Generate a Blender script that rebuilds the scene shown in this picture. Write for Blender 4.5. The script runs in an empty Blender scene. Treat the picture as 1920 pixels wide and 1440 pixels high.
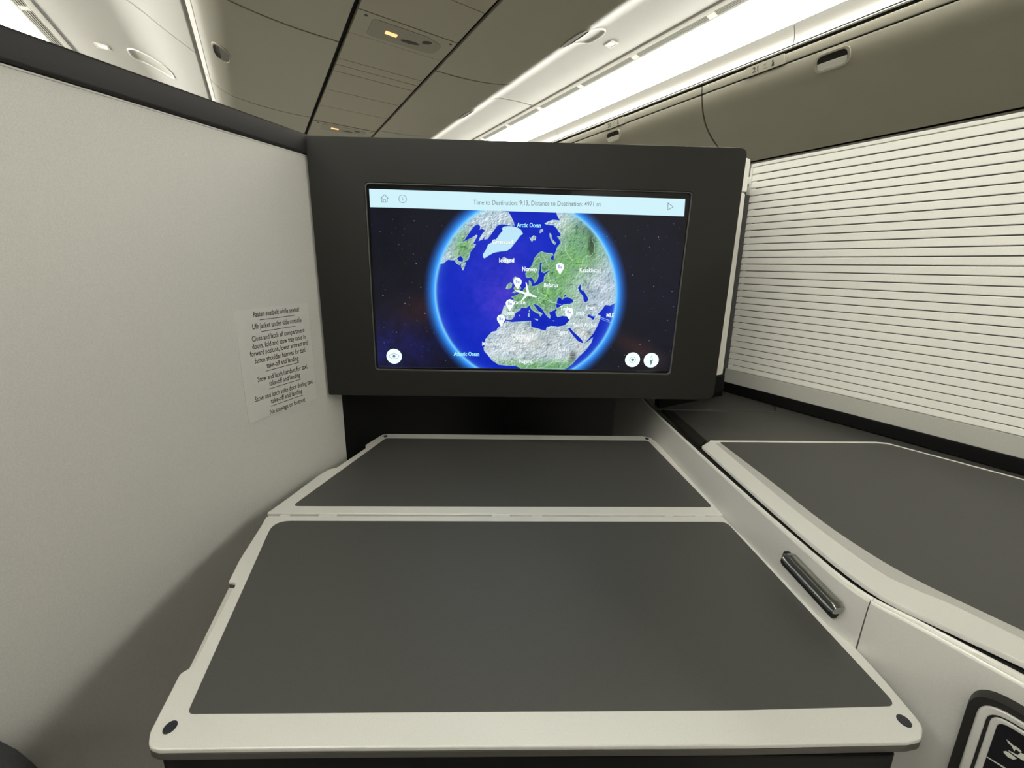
import bpy, bmesh, math, random
import numpy as np
from mathutils import Vector, Matrix, noise

random.seed(4)
C = bpy.context.scene.collection
R = math.radians

# ------------------------------------------------------------------ camera, world, exposure
F_PX, CX, CY, ROLL = 715.0, 960.0, 640.0, 0.011
PITCH = math.atan2(146.0, F_PX)
EYE = 1.05                                   # height of the lens above the cabin floor


def ray(x, y):
    """direction, from the lens, of a point measured on the photograph (1920 x 1440)"""
    a, b, c = (x - CX) / F_PX, 1.0, -(y - CY) / F_PX
    cr, sr = math.cos(ROLL), math.sin(ROLL)
    a, c = cr * a - sr * c, sr * a + cr * c
    cp, sp = math.cos(PITCH), math.sin(PITCH)
    return Vector((a, cp * b + sp * c, -sp * b + cp * c))


def rot_cam(v):
    a, b, c = v
    cr, sr = math.cos(ROLL), math.sin(ROLL)
    a, c = cr * a - sr * c, sr * a + cr * c
    cp, sp = math.cos(PITCH), math.sin(PITCH)
    return Vector((a, cp * b + sp * c, -sp * b + cp * c))


cam_d = bpy.data.cameras.new('camera')
cam = bpy.data.objects.new('camera', cam_d)
C.objects.link(cam)
cam_d.sensor_width = 36.0
cam_d.lens = F_PX / 1920.0 * 36.0
cam_d.shift_y = -(720.0 - CY) / 1920.0
cam_d.clip_start = 0.01
rx, up, bk = rot_cam((1, 0, 0)), rot_cam((0, 0, 1)), -rot_cam((0, 1, 0))
cam.matrix_world = Matrix(((rx.x, up.x, bk.x, 0), (rx.y, up.y, bk.y, 0), (rx.z, up.z, bk.z, EYE), (0, 0, 0, 1)))
bpy.context.scene.camera = cam

world = bpy.data.worlds.new('world')
bpy.context.scene.world = world
world.use_nodes = True
world.node_tree.nodes['Background'].inputs[0].default_value = (1.0, 0.95, 0.84, 1)
world.node_tree.nodes['Background'].inputs[1].default_value = 0.02
sc = bpy.context.scene
sc.view_settings.view_transform = 'Standard'
sc.view_settings.look = 'None'
sc.view_settings.gamma = 1.0
sc.view_settings.use_curve_mapping = False
sc.view_settings.exposure = 0.0
sc.cycles.diffuse_bounces = 8
sc.cycles.max_bounces = 12

LIGHT_COL = (1.0, 0.985, 0.90)
COVE_STRENGTH = 19.5                          # radiance of the two luminous ceiling coves


# ------------------------------------------------------------------ materials (all node based)
def mat(name, col, rough=0.5, metal=0.0, grain=0.0, scale=400.0, bump=0.0, spec=0.5, coat=0.0):
    m = bpy.data.materials.new(name)
    m.use_nodes = True
    nt = m.node_tree
    b = nt.nodes['Principled BSDF']
    b.inputs['Roughness'].default_value = rough
    b.inputs['Metallic'].default_value = metal
    b.inputs['Specular IOR Level'].default_value = spec
    b.inputs['Coat Weight'].default_value = coat
    tc = nt.nodes.new('ShaderNodeTexCoord')
    nz = nt.nodes.new('ShaderNodeTexNoise')
    nz.inputs['Scale'].default_value = scale
    nz.inputs['Detail'].default_value = 2.0
    nt.links.new(tc.outputs['Object'], nz.inputs['Vector'])
    rmp = nt.nodes.new('ShaderNodeValToRGB')
    rmp.color_ramp.elements[0].position, rmp.color_ramp.elements[1].position = 0.3, 0.7
    rmp.color_ramp.elements[0].color = tuple(c * (1 - grain) for c in col) + (1,)
    rmp.color_ramp.elements[1].color = tuple(min(1, c * (1 + grain)) for c in col) + (1,)
    nt.links.new(nz.outputs['Fac'], rmp.inputs['Fac'])
    nt.links.new(rmp.outputs['Color'], b.inputs['Base Color'])
    if bump:
        bp = nt.nodes.new('ShaderNodeBump')
        bp.inputs['Strength'].default_value = bump
        bp.inputs['Distance'].default_value = 0.0004
        nt.links.new(nz.outputs['Fac'], bp.inputs['Height'])
        nt.links.new(bp.outputs['Normal'], b.inputs['Normal'])
    return m


def glow(name, col, strength):
    m = bpy.data.materials.new(name)
    m.use_nodes = True
    b = m.node_tree.nodes['Principled BSDF']
    b.inputs['Base Color'].default_value = (col[0] * .5, col[1] * .5, col[2] * .5, 1)
    b.inputs['Emission Color'].default_value = tuple(col) + (1,)
    b.inputs['Emission Strength'].default_value = strength
    return m


def srgb(r, g, b):
    f = lambda c: c / 12.92 if c <= 0.04045 else ((c + 0.055) / 1.055) ** 2.4
    return (f(r / 255), f(g / 255), f(b / 255))


M = dict(
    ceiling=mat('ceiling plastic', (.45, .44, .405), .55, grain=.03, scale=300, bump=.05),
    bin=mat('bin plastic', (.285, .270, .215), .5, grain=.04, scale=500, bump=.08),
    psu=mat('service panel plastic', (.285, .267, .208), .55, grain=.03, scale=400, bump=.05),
    psu_dark=mat('sign plate plastic', (.19, .18, .135), .4, grain=.05, scale=200),
    white=mat('white trim plastic', (.80, .785, .735), .45, grain=.02, scale=400),
    fabric=mat('pale woven wall covering', (.62, .61, .565), .75, grain=.06, scale=1100, bump=.35),
    dark=mat('charcoal plastic', (.072, .071, .063), .42, grain=.06, scale=900, bump=.10),
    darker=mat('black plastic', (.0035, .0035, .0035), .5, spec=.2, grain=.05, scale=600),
    gap=mat('black gap lining', (.008, .008, .007), .8, grain=.05, scale=200),
    trimdark=mat('dark brown trim', (.020, .0185, .0165), .42, spec=.22, grain=.05, scale=700, bump=.08),
    screenframe=mat('dark grey screen frame', (.016, .0158, .0135), .5, grain=.05, scale=900, bump=.06, spec=.28),
    seat_bounce=mat('light grey bounce seat', (.30, .30, .30), .8, grain=.05, scale=400),  # pale only so the unseen seat back and cushion bounce light
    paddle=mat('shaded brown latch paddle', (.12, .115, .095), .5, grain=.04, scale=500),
    loweredge=mat('dark taupe edge band', (.085, .080, .068), .5, grain=.04, scale=600),
    liprim=mat('thin grey rim', (.10, .10, .095), .4),
    mat=mat('charcoal laminate', (.078, .077, .070), .48, grain=.07, scale=1500, bump=.12),
    metal=mat('satin champagne metal', (.80, .79, .73), .42, metal=.12, grain=.03, scale=1200, bump=.04),
    silver=mat('satin silver paint', (.58, .57, .53), .36, metal=.15, grain=.04, scale=1500, bump=.05),
    bright=mat('pale satin trim', (.80, .79, .73), .35, metal=.08, grain=.02, scale=1200),
    greytrim=mat('mid grey trim', (.50, .495, .445), .45, metal=.05, grain=.04, scale=900),
    slat=mat('pale slat', (.84, .83, .765), .5, grain=.03, scale=900, bump=.06),
    chrome=mat('dark polished metal', (.42, .42, .40), .26, metal=1.0, grain=.02, scale=300),
    rubber=mat('black rubber', (.02, .02, .03), .3, grain=.05, scale=300),
    glass=mat('black screen glass', (.004, .004, .006), .08, grain=.0, scale=50),
    paper=mat('placard film', (.66, .645, .60), .5, grain=.02, scale=900),
    ink=mat('black ink', (.035, .033, .03), .6, grain=.05, scale=300),
    carpet=mat('pale bounce carpet', (.52, .51, .48), .95, grain=.3, scale=250, bump=.5),  # floor kept pale so it bounces light up into the cabin
    label=mat('label ink', (.03, .028, .025), .6, grain=.05, scale=300),
    seat=mat('dark seat fabric', (.07, .07, .072), .9, grain=.15, scale=500, bump=.4),
    dimicon=mat('pale key print', (.55, .55, .48), .5, grain=.03, scale=300),
    cove=glow('luminous cove', LIGHT_COL, COVE_STRENGTH),
    amber=glow('amber sign lamp', (1.0, .50, .20), 1.6),
    lamp=glow('small ceiling lamp', (1.0, .96, .85), 1.0),
    ui_white=glow('screen white', (.76, .93, .96), .92),
    ui_text=glow('screen caption', (.80, .90, .92), .85),
    ui_shade=glow('screen caption outline', (.10, .16, .20), .8),
    ui_cyan=glow('screen sea caption', (.35, .85, .95), .8),
    ui_dark=glow('screen grey ink', (.12, .17, .20), .9),
    ui_line=glow('screen route line', (.62, .88, .86), .85),
    ui_blue=glow('screen icon blue', (.33, .36, .62), .9),
)


# ------------------------------------------------------------------ mesh helpers
class Fr:
    """a flat working plane in the cabin: origin, two in-plane axes, normal"""

    def __init__(s, o, ex, ey):
        s.o, s.ex, s.ey = Vector(o), Vector(ex).normalized(), Vector(ey).normalized()
        s.n = s.ex.cross(s.ey).normalized()

    def w(s, a, b, c=0.0):
        return s.o + s.ex * a + s.ey * b + s.n * c + Vector((0, 0, EYE))

    def px(s, x, y, lift=0.0):
        r = ray(x, y)
        t = (s.o + s.n * lift).dot(s.n) / r.dot(s.n)
        q = r * t - s.o
        return (q.dot(s.ex), q.dot(s.ey))

    def pp(s, pts):
        return [s.px(*p) for p in pts]


def chain_matrix(o):
    m = o.matrix_basis.copy()
    while o.parent:
        o = o.parent
        m = o.matrix_basis @ m
    return m


def finish(name, bm, m, parent=None, smooth=True, bevel=0.0, seg=2, ang=35):
    """link a bmesh given in cabin coordinates as ONE mesh object under parent"""
    if bevel:
        bm.normal_update()
        es = [e for e in bm.edges if len(e.link_faces) == 2 and e.calc_face_angle(0) > R(28)]
        bmesh.ops.bevel(bm, geom=es, offset=bevel, segments=seg, profile=.5, affect='EDGES', clamp_overlap=True)
    bmesh.ops.recalc_face_normals(bm, faces=bm.faces)
    me = bpy.data.meshes.new(name)
    bm.to_mesh(me)
    bm.free()
    if parent is not None:
        me.transform(chain_matrix(parent).inverted())
    if smooth:
        for p in me.polygons:
            p.use_smooth = True
        me.set_sharp_from_angle(angle=R(ang))
    o = bpy.data.objects.new(name, me)
    C.objects.link(o)
    if isinstance(m, str):
        m = M[m]
    me.materials.append(m)
    if bevel:
        w = o.modifiers.new('weighted normals', 'WEIGHTED_NORMAL')
        w.keep_sharp = True
    if parent is not None:
        o.parent = parent
    return o


def thing(name, label, cat, loc, group=None, rz=0.0):
    o = bpy.data.objects.new(name, None)
    C.objects.link(o)
    o.location = loc
    o.rotation_euler = (0, 0, rz)
    o.empty_display_size = .05
    o['label'], o['category'] = label, cat
    if group:
        o['group'] = group
    return o


def struct(o):
    o['kind'] = 'structure'
    return o


def strip_poly(poly):
    out = []
    for p in poly:
        if not out or (Vector(p[:2]) - Vector(out[-1][:2])).length > 1e-6:
            out.append(p)
    return out


def round_poly(pts, rad, seg=5):
    """round the corners of a polygon; rad is one radius or a list"""
    n = len(pts)
    out = []
    for i in range(n):
        p = Vector(pts[i])
        r = rad[i] if isinstance(rad, (list, tuple)) else rad
        a, b = (Vector(pts[i - 1]) - p), (Vector(pts[(i + 1) % n]) - p)
        la, lb = a.length, b.length
        if r <= 0:
            out.append(tuple(p))
            continue
        a.normalize(); b.normalize()
        th = math.acos(max(-1, min(1, a.dot(b))))
        t = min(r / max(math.tan(th / 2), 1e-4), la * .48, lb * .48)
        p0, p1 = p + a * t, p + b * t
        for k in range(seg + 1):
            s = k / seg
            q = p0 * (1 - s) ** 2 + p * 2 * s * (1 - s) + p1 * s * s
            out.append(tuple(q))
    return out


def bm_prism(bm, fr, poly, c0, c1):
    lo = [bm.verts.new(fr.w(p[0], p[1], c0)) for p in poly]
    hi = [bm.verts.new(fr.w(p[0], p[1], c1)) for p in poly]
    n = len(poly)
    bm.faces.new(lo[::-1])
    bm.faces.new(hi)
    for i in range(n):
        bm.faces.new((lo[i], lo[(i + 1) % n], hi[(i + 1) % n], hi[i]))


def prism(name, fr, poly, c0, c1, m, parent=None, bevel=0.0, seg=2, ang=35):
    bm = bmesh.new()
    bm_prism(bm, fr, poly, c0, c1)
    return finish(name, bm, m, parent, bevel=bevel, seg=seg, ang=ang)


def bm_ring(bm, fr, outer, inner, c0, c1):
    n = len(outer)
    assert n == len(inner)
    V = lambda L, c: [bm.verts.new(fr.w(p[0], p[1], c)) for p in L]
    o0, o1, i0, i1 = V(outer, c0), V(outer, c1), V(inner, c0), V(inner, c1)
    for k in range(n):
        j = (k + 1) % n
        bm.faces.new((o1[k], o1[j], i1[j], i1[k]))
        bm.faces.new((o0[k], i0[k], i0[j], o0[j]))
        bm.faces.new((o0[k], o0[j], o1[j], o1[k]))
        bm.faces.new((i0[k], i1[k], i1[j], i0[j]))


def ring(name, fr, outer, inner, c0, c1, m, parent=None, bevel=0.0, seg=2):
    bm = bmesh.new()
    bm_ring(bm, fr, outer, inner, c0, c1)
    return finish(name, bm, m, parent, bevel=bevel, seg=seg)


def ellipse(a, b, ra, rb, n=24, rot=0.0):
    cr, sr = math.cos(rot), math.sin(rot)
    return [(a + cr * ra * math.cos(t) - sr * rb * math.sin(t), b + sr * ra * math.cos(t) + cr * rb * math.sin(t))
            for t in (2 * math.pi * k / n for k in range(n))]


def stroke(pts, wd, closed=False):
    """a thin flat outline as quads: list of 4-point polygons"""
    out = []
    n = len(pts)
    for i in range(n if closed else n - 1):
        a, b = Vector(pts[i]), Vector(pts[(i + 1) % n])
        d = (b - a)
        if d.length < 1e-9:
            continue
        d.normalize()
        nn = Vector((-d.y, d.x)) * wd / 2
        e = d * wd * .3
        out.append([tuple(a - e - nn), tuple(b + e - nn), tuple(b + e + nn), tuple(a - e + nn)])
    return out


def flats(name, fr, polys, c, m, parent, th=0.00008):
    bm = bmesh.new()
    for p in polys:
        bm_prism(bm, fr, p, c - th, c)
    return finish(name, bm, m, parent, smooth=False)


def text(name, fr, body, a, b, size, c, m, parent, width=None, align='CENTER', slant=0.0, bold=.0):
    cu = bpy.data.curves.new(name, 'FONT')
    cu.body = body
    cu.size = size
    cu.align_x = align
    cu.align_y = 'CENTER'
    cu.resolution_u = 2
    cu.offset = bold * size
    tmp = bpy.data.objects.new('tmp_text', cu)
    C.objects.link(tmp)
    bpy.context.view_layer.update()
    me = bpy.data.meshes.new_from_object(tmp)
    bpy.data.objects.remove(tmp)
    bpy.data.curves.remove(cu)
    xs = [v.co.x for v in me.vertices]
    k = 1.0
    if width and xs:
        k = width / (max(xs) - min(xs))
    for v in me.vertices:
        x, y = v.co.x * k, v.co.y
        v.co = fr.w(a + x + slant * y, b + y, c)
    me.name = name
    if parent is not None:
        me.transform(chain_matrix(parent).inverted())
    o = bpy.data.objects.new(name, me)
    C.objects.link(o)
    me.materials.append(M[m])
    o.parent = parent
    return o


# cabin frame: u runs along the aisle, v across it
CA = R(33.4)
U = Vector((-math.sin(CA), math.cos(CA), 0))
V_ = Vector((math.cos(CA), math.sin(CA), 0))
VC = 0.479                                   # the cabin's centre line, across from the lens


def cab(v, u, h):
    return V_ * v + U * u + Vector((0, 0, h + EYE))


def sheet(bm, prof, u0, u1, thick, flip=1, nu=1, ends=True):
    """a bent panel: (v, h) profile drawn out along the cabin, given thickness away from the lens"""
    n = len(prof)
    P = [Vector((p[0], p[1])) for p in prof]
    nor = []
    for i in range(n):
        d = (P[min(i + 1, n - 1)] - P[max(i - 1, 0)]).normalized()
        nor.append(Vector((-d.y, d.x)) * flip)
    us = [u0 + (u1 - u0) * k / nu for k in range(nu + 1)]
    A = [[bm.verts.new(cab(p.x, u, p.y)) for p in P] for u in us]
    B = [[bm.verts.new(cab(p.x + q.x * thick, u, p.y + q.y * thick)) for p, q in zip(P, nor)] for u in us]
    for k in range(nu):
        for i in range(n - 1):
            bm.faces.new((A[k][i], A[k][i + 1], A[k + 1][i + 1], A[k + 1][i]))
            bm.faces.new((B[k][i], B[k + 1][i], B[k + 1][i + 1], B[k][i + 1]))
        bm.faces.new((A[k][0], A[k + 1][0], B[k + 1][0], B[k][0]))
        bm.faces.new((A[k][-1], B[k][-1], B[k + 1][-1], A[k + 1][-1]))
    for i in range(n - 1):
        bm.faces.new((A[0][i], B[0][i], B[0][i + 1], A[0][i + 1]))
        bm.faces.new((A[nu][i], A[nu][i + 1], B[nu][i + 1], B[nu][i]))


def panel(name, prof, u0, u1, thick, m, parent, flip=1, bevel=0.002, ang=35):
    bm = bmesh.new()
    sheet(bm, prof, u0, u1, thick, flip)
    return finish(name, bm, m, parent, bevel=0, ang=ang) if not bevel else finish(name, bm, m, parent, bevel=bevel, seg=2, ang=ang)


def side(prof, s):
    """(d, h) measured from the centre line -> (v, h) on side s"""
    return [(VC + s * d, h) for d, h in prof]


def spline(pts, k=6):
    """Catmull-Rom through 2-D points"""
    out = []
    P = [Vector(p) for p in pts]
    for i in range(len(P) - 1):
        p0, p1, p2, p3 = P[max(i - 1, 0)], P[i], P[i + 1], P[min(i + 2, len(P) - 1)]
        for j in range(k):
            t = j / k
            out.append(tuple(.5 * ((2 * p1) + (p2 - p0) * t + (2 * p0 - 5 * p1 + 4 * p2 - p3) * t * t + (3 * p1 - p0 - 3 * p2 + p3) * t ** 3)))
    out.append(tuple(P[-1]))
    return out


# ------------------------------------------------------------------ the cabin shell
U0, U1 = -2.6, 6.0
CABIN = Fr((0, 0, -EYE), V_, U)              # floor plane, a across, b along
FLOOR_POLY = [(-2.45, U0), (3.4, U0), (3.4, U1), (-2.45, U1)]
struct(prism('floor', CABIN, FLOOR_POLY, -.03, 0, 'carpet'))
bm = bmesh.new()
sheet(bm, [(2.62, -EYE), (2.86, -.3), (2.84, .2), (2.60, .60), (2.35, .9)], U0, U1, .03, -1)
struct(finish('wall_right', bm, 'ceiling'))
bm = bmesh.new()
sheet(bm, [(-1.66, -EYE), (-1.90, -.3), (-1.88, .2), (-1.64, .60), (-1.39, .9)], U0, U1, .03, 1)
struct(finish('wall_left', bm, 'ceiling'))
for nm, u in (('wall_front', U1), ('wall_back', U0)):
    struct(prism(nm, Fr(tuple(V_ * VC + U * u + Vector((0, 0, 0))), V_, (0, 0, 1)), [(-2.9, -EYE), (2.9, -EYE), (2.9, 1.15), (-2.9, 1.15)], -.01, .01, 'ceiling'))

CEIL = [(.602, .834), (.65, .866), (.70, .90), (.745, .934), (.79, .962), (.83, .980), (.87, .990), (1.0, .998), (1.113, 1.0)]
RAIL = [(1.1195, .9945), (1.142, .9895)]
VENT = [(1.142, .9895), (1.172, .985)]
RAIL2 = [(1.172, .985), (1.182, .983)]
COVE = spline([(1.182, .983), (1.235, .963), (1.278, .933), (1.305, .898)], 4)
LIP = spline([(1.3038, .9002), (1.321, .868), (1.3235, .844), (1.3185, .8235)], 3)


def on_prof(prof, d):
    for (d0, h0), (d1, h1) in zip(prof, prof[1:]):
        if d0 <= d <= d1:
            return h0 + (h1 - h0) * (d - d0) / (d1 - d0)
    return prof[-1][1]


for s, name in ((1, 'ceiling'), (-1, 'ceiling.001')):
    top = bpy.data.objects.new(name, None)
    C.objects.link(top)
    top.location = (VC * V_.x, VC * V_.y, 1.0 + EYE)
    struct(top)
    fl = 1 if s > 0 else -1
    seams = [-2.6, -.62, .79, 2.205, 3.62, 5.03, 6.0]
    for a, b in zip(seams, seams[1:]):
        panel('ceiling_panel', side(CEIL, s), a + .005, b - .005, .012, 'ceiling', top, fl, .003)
    panel('seam_backing', side([(.592, .842)] + [(d, h + .014) for d, h in CEIL], s), U0, U1, .006, 'ceiling', top, fl, 0)
    panel('vent_rail', side(RAIL, s), U0, U1, .012, 'white', top, fl, .002)
    panel('vent_rail', side(RAIL2, s), U0, U1, .012, 'white', top, fl, .002)
    bm = bmesh.new()
    sheet(bm, side([(d, h + .022) for d, h in VENT], s), U0, U1, .004, fl)
    finish('vent_backing', bm, 'gap', top)
    # grilles between cross bars, four long louvres each
    step, k = .382, 0
    u = 1.425 - step * 9
    while u < 5.0:
        bar = [(d, h) for d, h in VENT]
        panel('cross_bar', side(bar, s), u - .017, u + .017, .02, 'white', top, fl, .001)
        if u > .3:
            bm = bmesh.new()
            for q in range(4):
                f0, f1 = (q + .20) / 4, (q + .60) / 4
                pr = [(VENT[0][0] + (VENT[1][0] - VENT[0][0]) * f, VENT[0][1] + (VENT[1][1] - VENT[0][1]) * f) for f in (f0, f1)]
                sheet(bm, side(pr, s), u + .018, u + step - .018, .006, fl)
            finish('grille', bm, 'ceiling', top)
        u += step
    panel('light_diffuser', side(COVE, s), U0, U1, .006, 'cove', top, fl, 0)
    cuts = [-2.6, .23, .80, 2.2, 3.6, 6.0]
    for a, b in zip(cuts, cuts[1:]):
        panel('cove_trim', side(LIP, s), a + .0012, b - .0012, .008, 'ceiling', top, fl, .001)
    panel('cove_return', side([(1.320, .8250), (1.34, .83), (1.44, .86)], s), U0, U1, .006, 'gap', top, fl, 0)
    # small square lamps and oval access recesses in the panel
    for uu in ((1.425, 2.19 + 1.1) if s > 0 else (2.81, 1.4)):
        d = .99
        fr = Fr(tuple(V_ * (VC + s * d) + U * uu + Vector((0, 0, on_prof(CEIL, d) - .0005))), V_ if s > 0 else -V_, -U if s > 0 else U)
        fr = Fr(fr.o, V_, -U)
        ring('lamp_frame', fr, [(-.024, -.024), (.024, -.024), (.024, .024), (-.024, .024)], [(-.016, -.016), (.016, -.016), (.016, .016), (-.016, .016)], -.004, .004, 'white', top, .0012)
        prism('lamp', fr, [(-.016, -.016), (.016, -.016), (.016, .016), (-.016, .016)], -.003, .0005, 'lamp', top)
        uu2 = uu - .01
        # raised oval rim round a shallow access cover, following the bend of the panel
        path = [(.818 + .082 * math.cos(t), uu2 + .070 * math.sin(t)) for t in (2 * math.pi * k / 40 for k in range(40))]
        path = [(.818 + math.copysign(abs(a - .818) ** .55 * .082 ** .45, a - .818), uu2 + math.copysign(abs(b - uu2) ** .6 * .070 ** .4, b - uu2)) for a, b in path]
        bm = bmesh.new()
        rows = []
        for off, lift in ((0, 0), (.0012, -.005), (.006, -.005), (.0075, 0)):
            rows.append([])
            for (a, b) in path:
                ca, cb = a - .818, b - uu2
                L = math.hypot(ca, cb)
                d = .818 + ca * (L - off) / L
                rows[-1].append(bm.verts.new(cab(VC + s * d, uu2 + cb * (L - off) / L, on_prof(CEIL, d) + lift)))
        for r0, r1 in zip(rows, rows[1:]):
            for i in range(40):
                bm.faces.new((r0[i], r0[(i + 1) % 40], r1[(i + 1) % 40], r1[i]))
        finish('access_rim', bm, 'white', top)
# crown closing the space above the bins
bm = bmesh.new()
sheet(bm, [(VC - 1.9, .93), (VC - 1.5, 1.06), (VC, 1.10), (VC + 1.5, 1.06), (VC + 1.9, .93)], U0, U1, .02, 1)
struct(finish('ceiling.002', bm, 'gap'))

# ------------------------------------------------------------------ centre bins above the seat
DOOR = spline([(.172, .7215), (.30, .7245), (.40, .7335), (.47, .7445), (.50, .752), (.529, .766), (.552, .782), (.570, .802)], 4)
STRIP = [(.571, .8032), (.5895, .831)]
SEAMS = [-.11, .715, 1.54, 2.365, 3.19, 4.015]


def latch(parent, prof, s, dc, uc, ru=.058, rd=.032, deep=.013):
    """oval pull recess that follows the door's bend, with a paddle across its lower half"""
    n = 32
    span = [(dc + rd * math.sin(t), uc + ru * math.cos(t)) for t in (2 * math.pi * k / n for k in range(n))]
    sup = []
    for a, b in span:
        x, y = (a - dc) / rd, (b - uc) / ru
        sup.append((dc + rd * math.copysign(abs(x) ** .7, x), uc + ru * math.copysign(abs(y) ** .7, y)))

    def loop(bm, f, lift):
        return [bm.verts.new(cab(VC + s * (dc + (a - dc) * f), uc + (b - uc) * f, on_prof(prof, dc + (a - dc) * f) + lift)) for a, b in sup]
    bm = bmesh.new()
    L = [loop(bm, 1.12, .001), loop(bm, 1.10, -.004), loop(bm, .96, -.004), loop(bm, .94, -.001)]
    for r0, r1 in zip(L, L[1:]):
        for i in range(n):
            bm.faces.new((r0[i], r0[(i + 1) % n], r1[(i + 1) % n], r1[i]))
    h = finish('latch', bm, 'bin', parent)
    bm = bmesh.new()
    L = [loop(bm, .95, -.0012), loop(bm, .3, -.0010), ]
    for i in range(n):
        bm.faces.new((L[0][i], L[0][(i + 1) % n], L[1][(i + 1) % n], L[1][i]))
    bm.faces.new(L[1])
    finish('recess', bm, 'trimdark', h)
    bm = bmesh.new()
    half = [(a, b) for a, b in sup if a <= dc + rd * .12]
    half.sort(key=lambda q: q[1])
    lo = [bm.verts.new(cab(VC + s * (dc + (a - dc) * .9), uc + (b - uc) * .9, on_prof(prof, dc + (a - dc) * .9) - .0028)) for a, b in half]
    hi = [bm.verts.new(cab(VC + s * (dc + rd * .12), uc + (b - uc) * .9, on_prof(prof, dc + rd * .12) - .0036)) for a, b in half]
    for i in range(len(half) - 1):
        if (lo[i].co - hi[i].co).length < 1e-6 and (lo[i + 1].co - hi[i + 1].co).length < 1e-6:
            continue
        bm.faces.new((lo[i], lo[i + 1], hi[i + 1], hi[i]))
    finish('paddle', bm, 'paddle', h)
    return h


centre_labels = {
    (1, 0): None,
    (1, 1): 'centre overhead bin on the aisle side facing the cabin lights, nearest to the seat',
    (1, 2): 'centre overhead bin directly behind the nearer one, aisle side, over the top of the screen',
    (1, 3): 'distant centre overhead bin on the bright aisle side, just peeping over the screen',
    (-1, 1): 'centre overhead bin beside the black gap, cropped by the top of the photo',
    (-1, 2): 'centre overhead bin with a dark oval latch, above the dark trim of the pale partition',
    (-1, 3): 'distant centre overhead bin low over the corner where partition meets screen',
}
for s in (1, -1):
    fl = 1 if s > 0 else -1
    for k in range(1, 4):
        a, b = SEAMS[k], SEAMS[k + 1]
        root = thing('overhead_bin', centre_labels[(s, k)], 'bin', tuple(cab(VC + s * .4, (a + b) / 2, .80)), 'centre overhead bins', CA)
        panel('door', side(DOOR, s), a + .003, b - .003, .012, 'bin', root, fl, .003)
        panel('edge_strip', side(STRIP, s), a + .006, b - .006, .008, 'ceiling', root, fl, .002)
        bm = bmesh.new()
        sheet(bm, side([(.20, .738), (.40, .750), (.50, .772), (.545, .80), (.575, .835), (.582, .98), (.20, .98)], s), a + .004, b - .004, .004, fl)
        finish('body', bm, 'gap', root)
        if k < 3:
            latch(root, DOOR, s, .510, (a + b) / 2 + (.0 if s > 0 else -.01), rd=.024, ru=.058)
    # the same run of bins goes on behind the seat, out of the photograph
    for ua, ub in ((U0, SEAMS[1] - .003), (SEAMS[4] + .003, U1)):
        struct(panel('ceiling', side(DOOR + STRIP, s), ua, ub, .012, 'bin', None, fl, 0))

# ------------------------------------------------------------------ passenger service panels between the bins
PSU = Fr(tuple(V_ * VC + U * 0 + Vector((0, 0, .72))), V_, -U)     # normal points down to the seats
struct(prism('trim_1', PSU, [(-.175, -6), (.175, -6), (.175, 2.6), (-.175, 2.6)], -.05, -.03, 'gap'))
struct(prism('trim_5', PSU, [(-.158, -6), (.158, -6), (.158, -3.455), (-.158, -3.455)], -.01, 0, 'psu'))
struct(prism('trim_2', PSU, [(-.158, -.93), (.158, -.93), (.158, 2.6), (-.158, 2.6)], -.01, 0, 'psu'))
units = [
    ('service panel overhead with a lit amber seat belt sign, cropped by the photo top', [.935, 1.13, 1.316, 1.455, 1.648, 1.70, 1.757, 1.95, 2.152, 2.385], 1.316),
    ('distant service panel with a small lit amber sign just above the screen corner', [2.39, 2.535, 2.73, 3.0, 3.45], 2.39),
]
for lab, cuts, sg in units:
    root = thing('service_panel', lab, 'ceiling panel', tuple(cab(VC, sg + .07, .72)), 'service panels between the bins', CA)
    for a, b in zip(cuts, cuts[1:]):
        rect = [(-.158, -b + .0012), (.158, -b + .0012), (.158, -a - .0012), (-.158, -a - .0012)]
        if abs(a - sg) < 1e-6:
            pl = prism('sign_plate', PSU, rect, -.012, .0010, 'psu', root, .0012)
            inner = round_poly([(-.110, -b + .018), (.118, -b + .024), (.122, -a - .042), (.06, -a - .020), (-.112, -a - .020)], [.02, .05, .03, .03, .02], 6)
            prism('sign_window', PSU, inner, .0006, .0022, 'psu_dark', pl, .0008)
            prism('seat_belt_sign', PSU, [(-.062, -a - .078), (-.024, -a - .080), (-.024, -a - .062), (-.062, -a - .060)], .0020, .0032, 'amber', pl, .0005)
            prism('reading_light', PSU, ellipse(.022, -a - .082, .030, .008, 20, .12), .0020, .0030, 'trimdark', pl)
            prism('reading_light', PSU, ellipse(.070, -a - .052, .016, .009, 20, .5), .0020, .0030, 'trimdark', pl)
            for sx in (-.132, .140):
                prism('screw', PSU, ellipse(sx, -a - .018, .005, .004, 12),   .0008, .0022, 'label', pl)
        else:
            prism('panel', PSU, rect, -.012, 0, 'psu', root, .0012)

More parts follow.
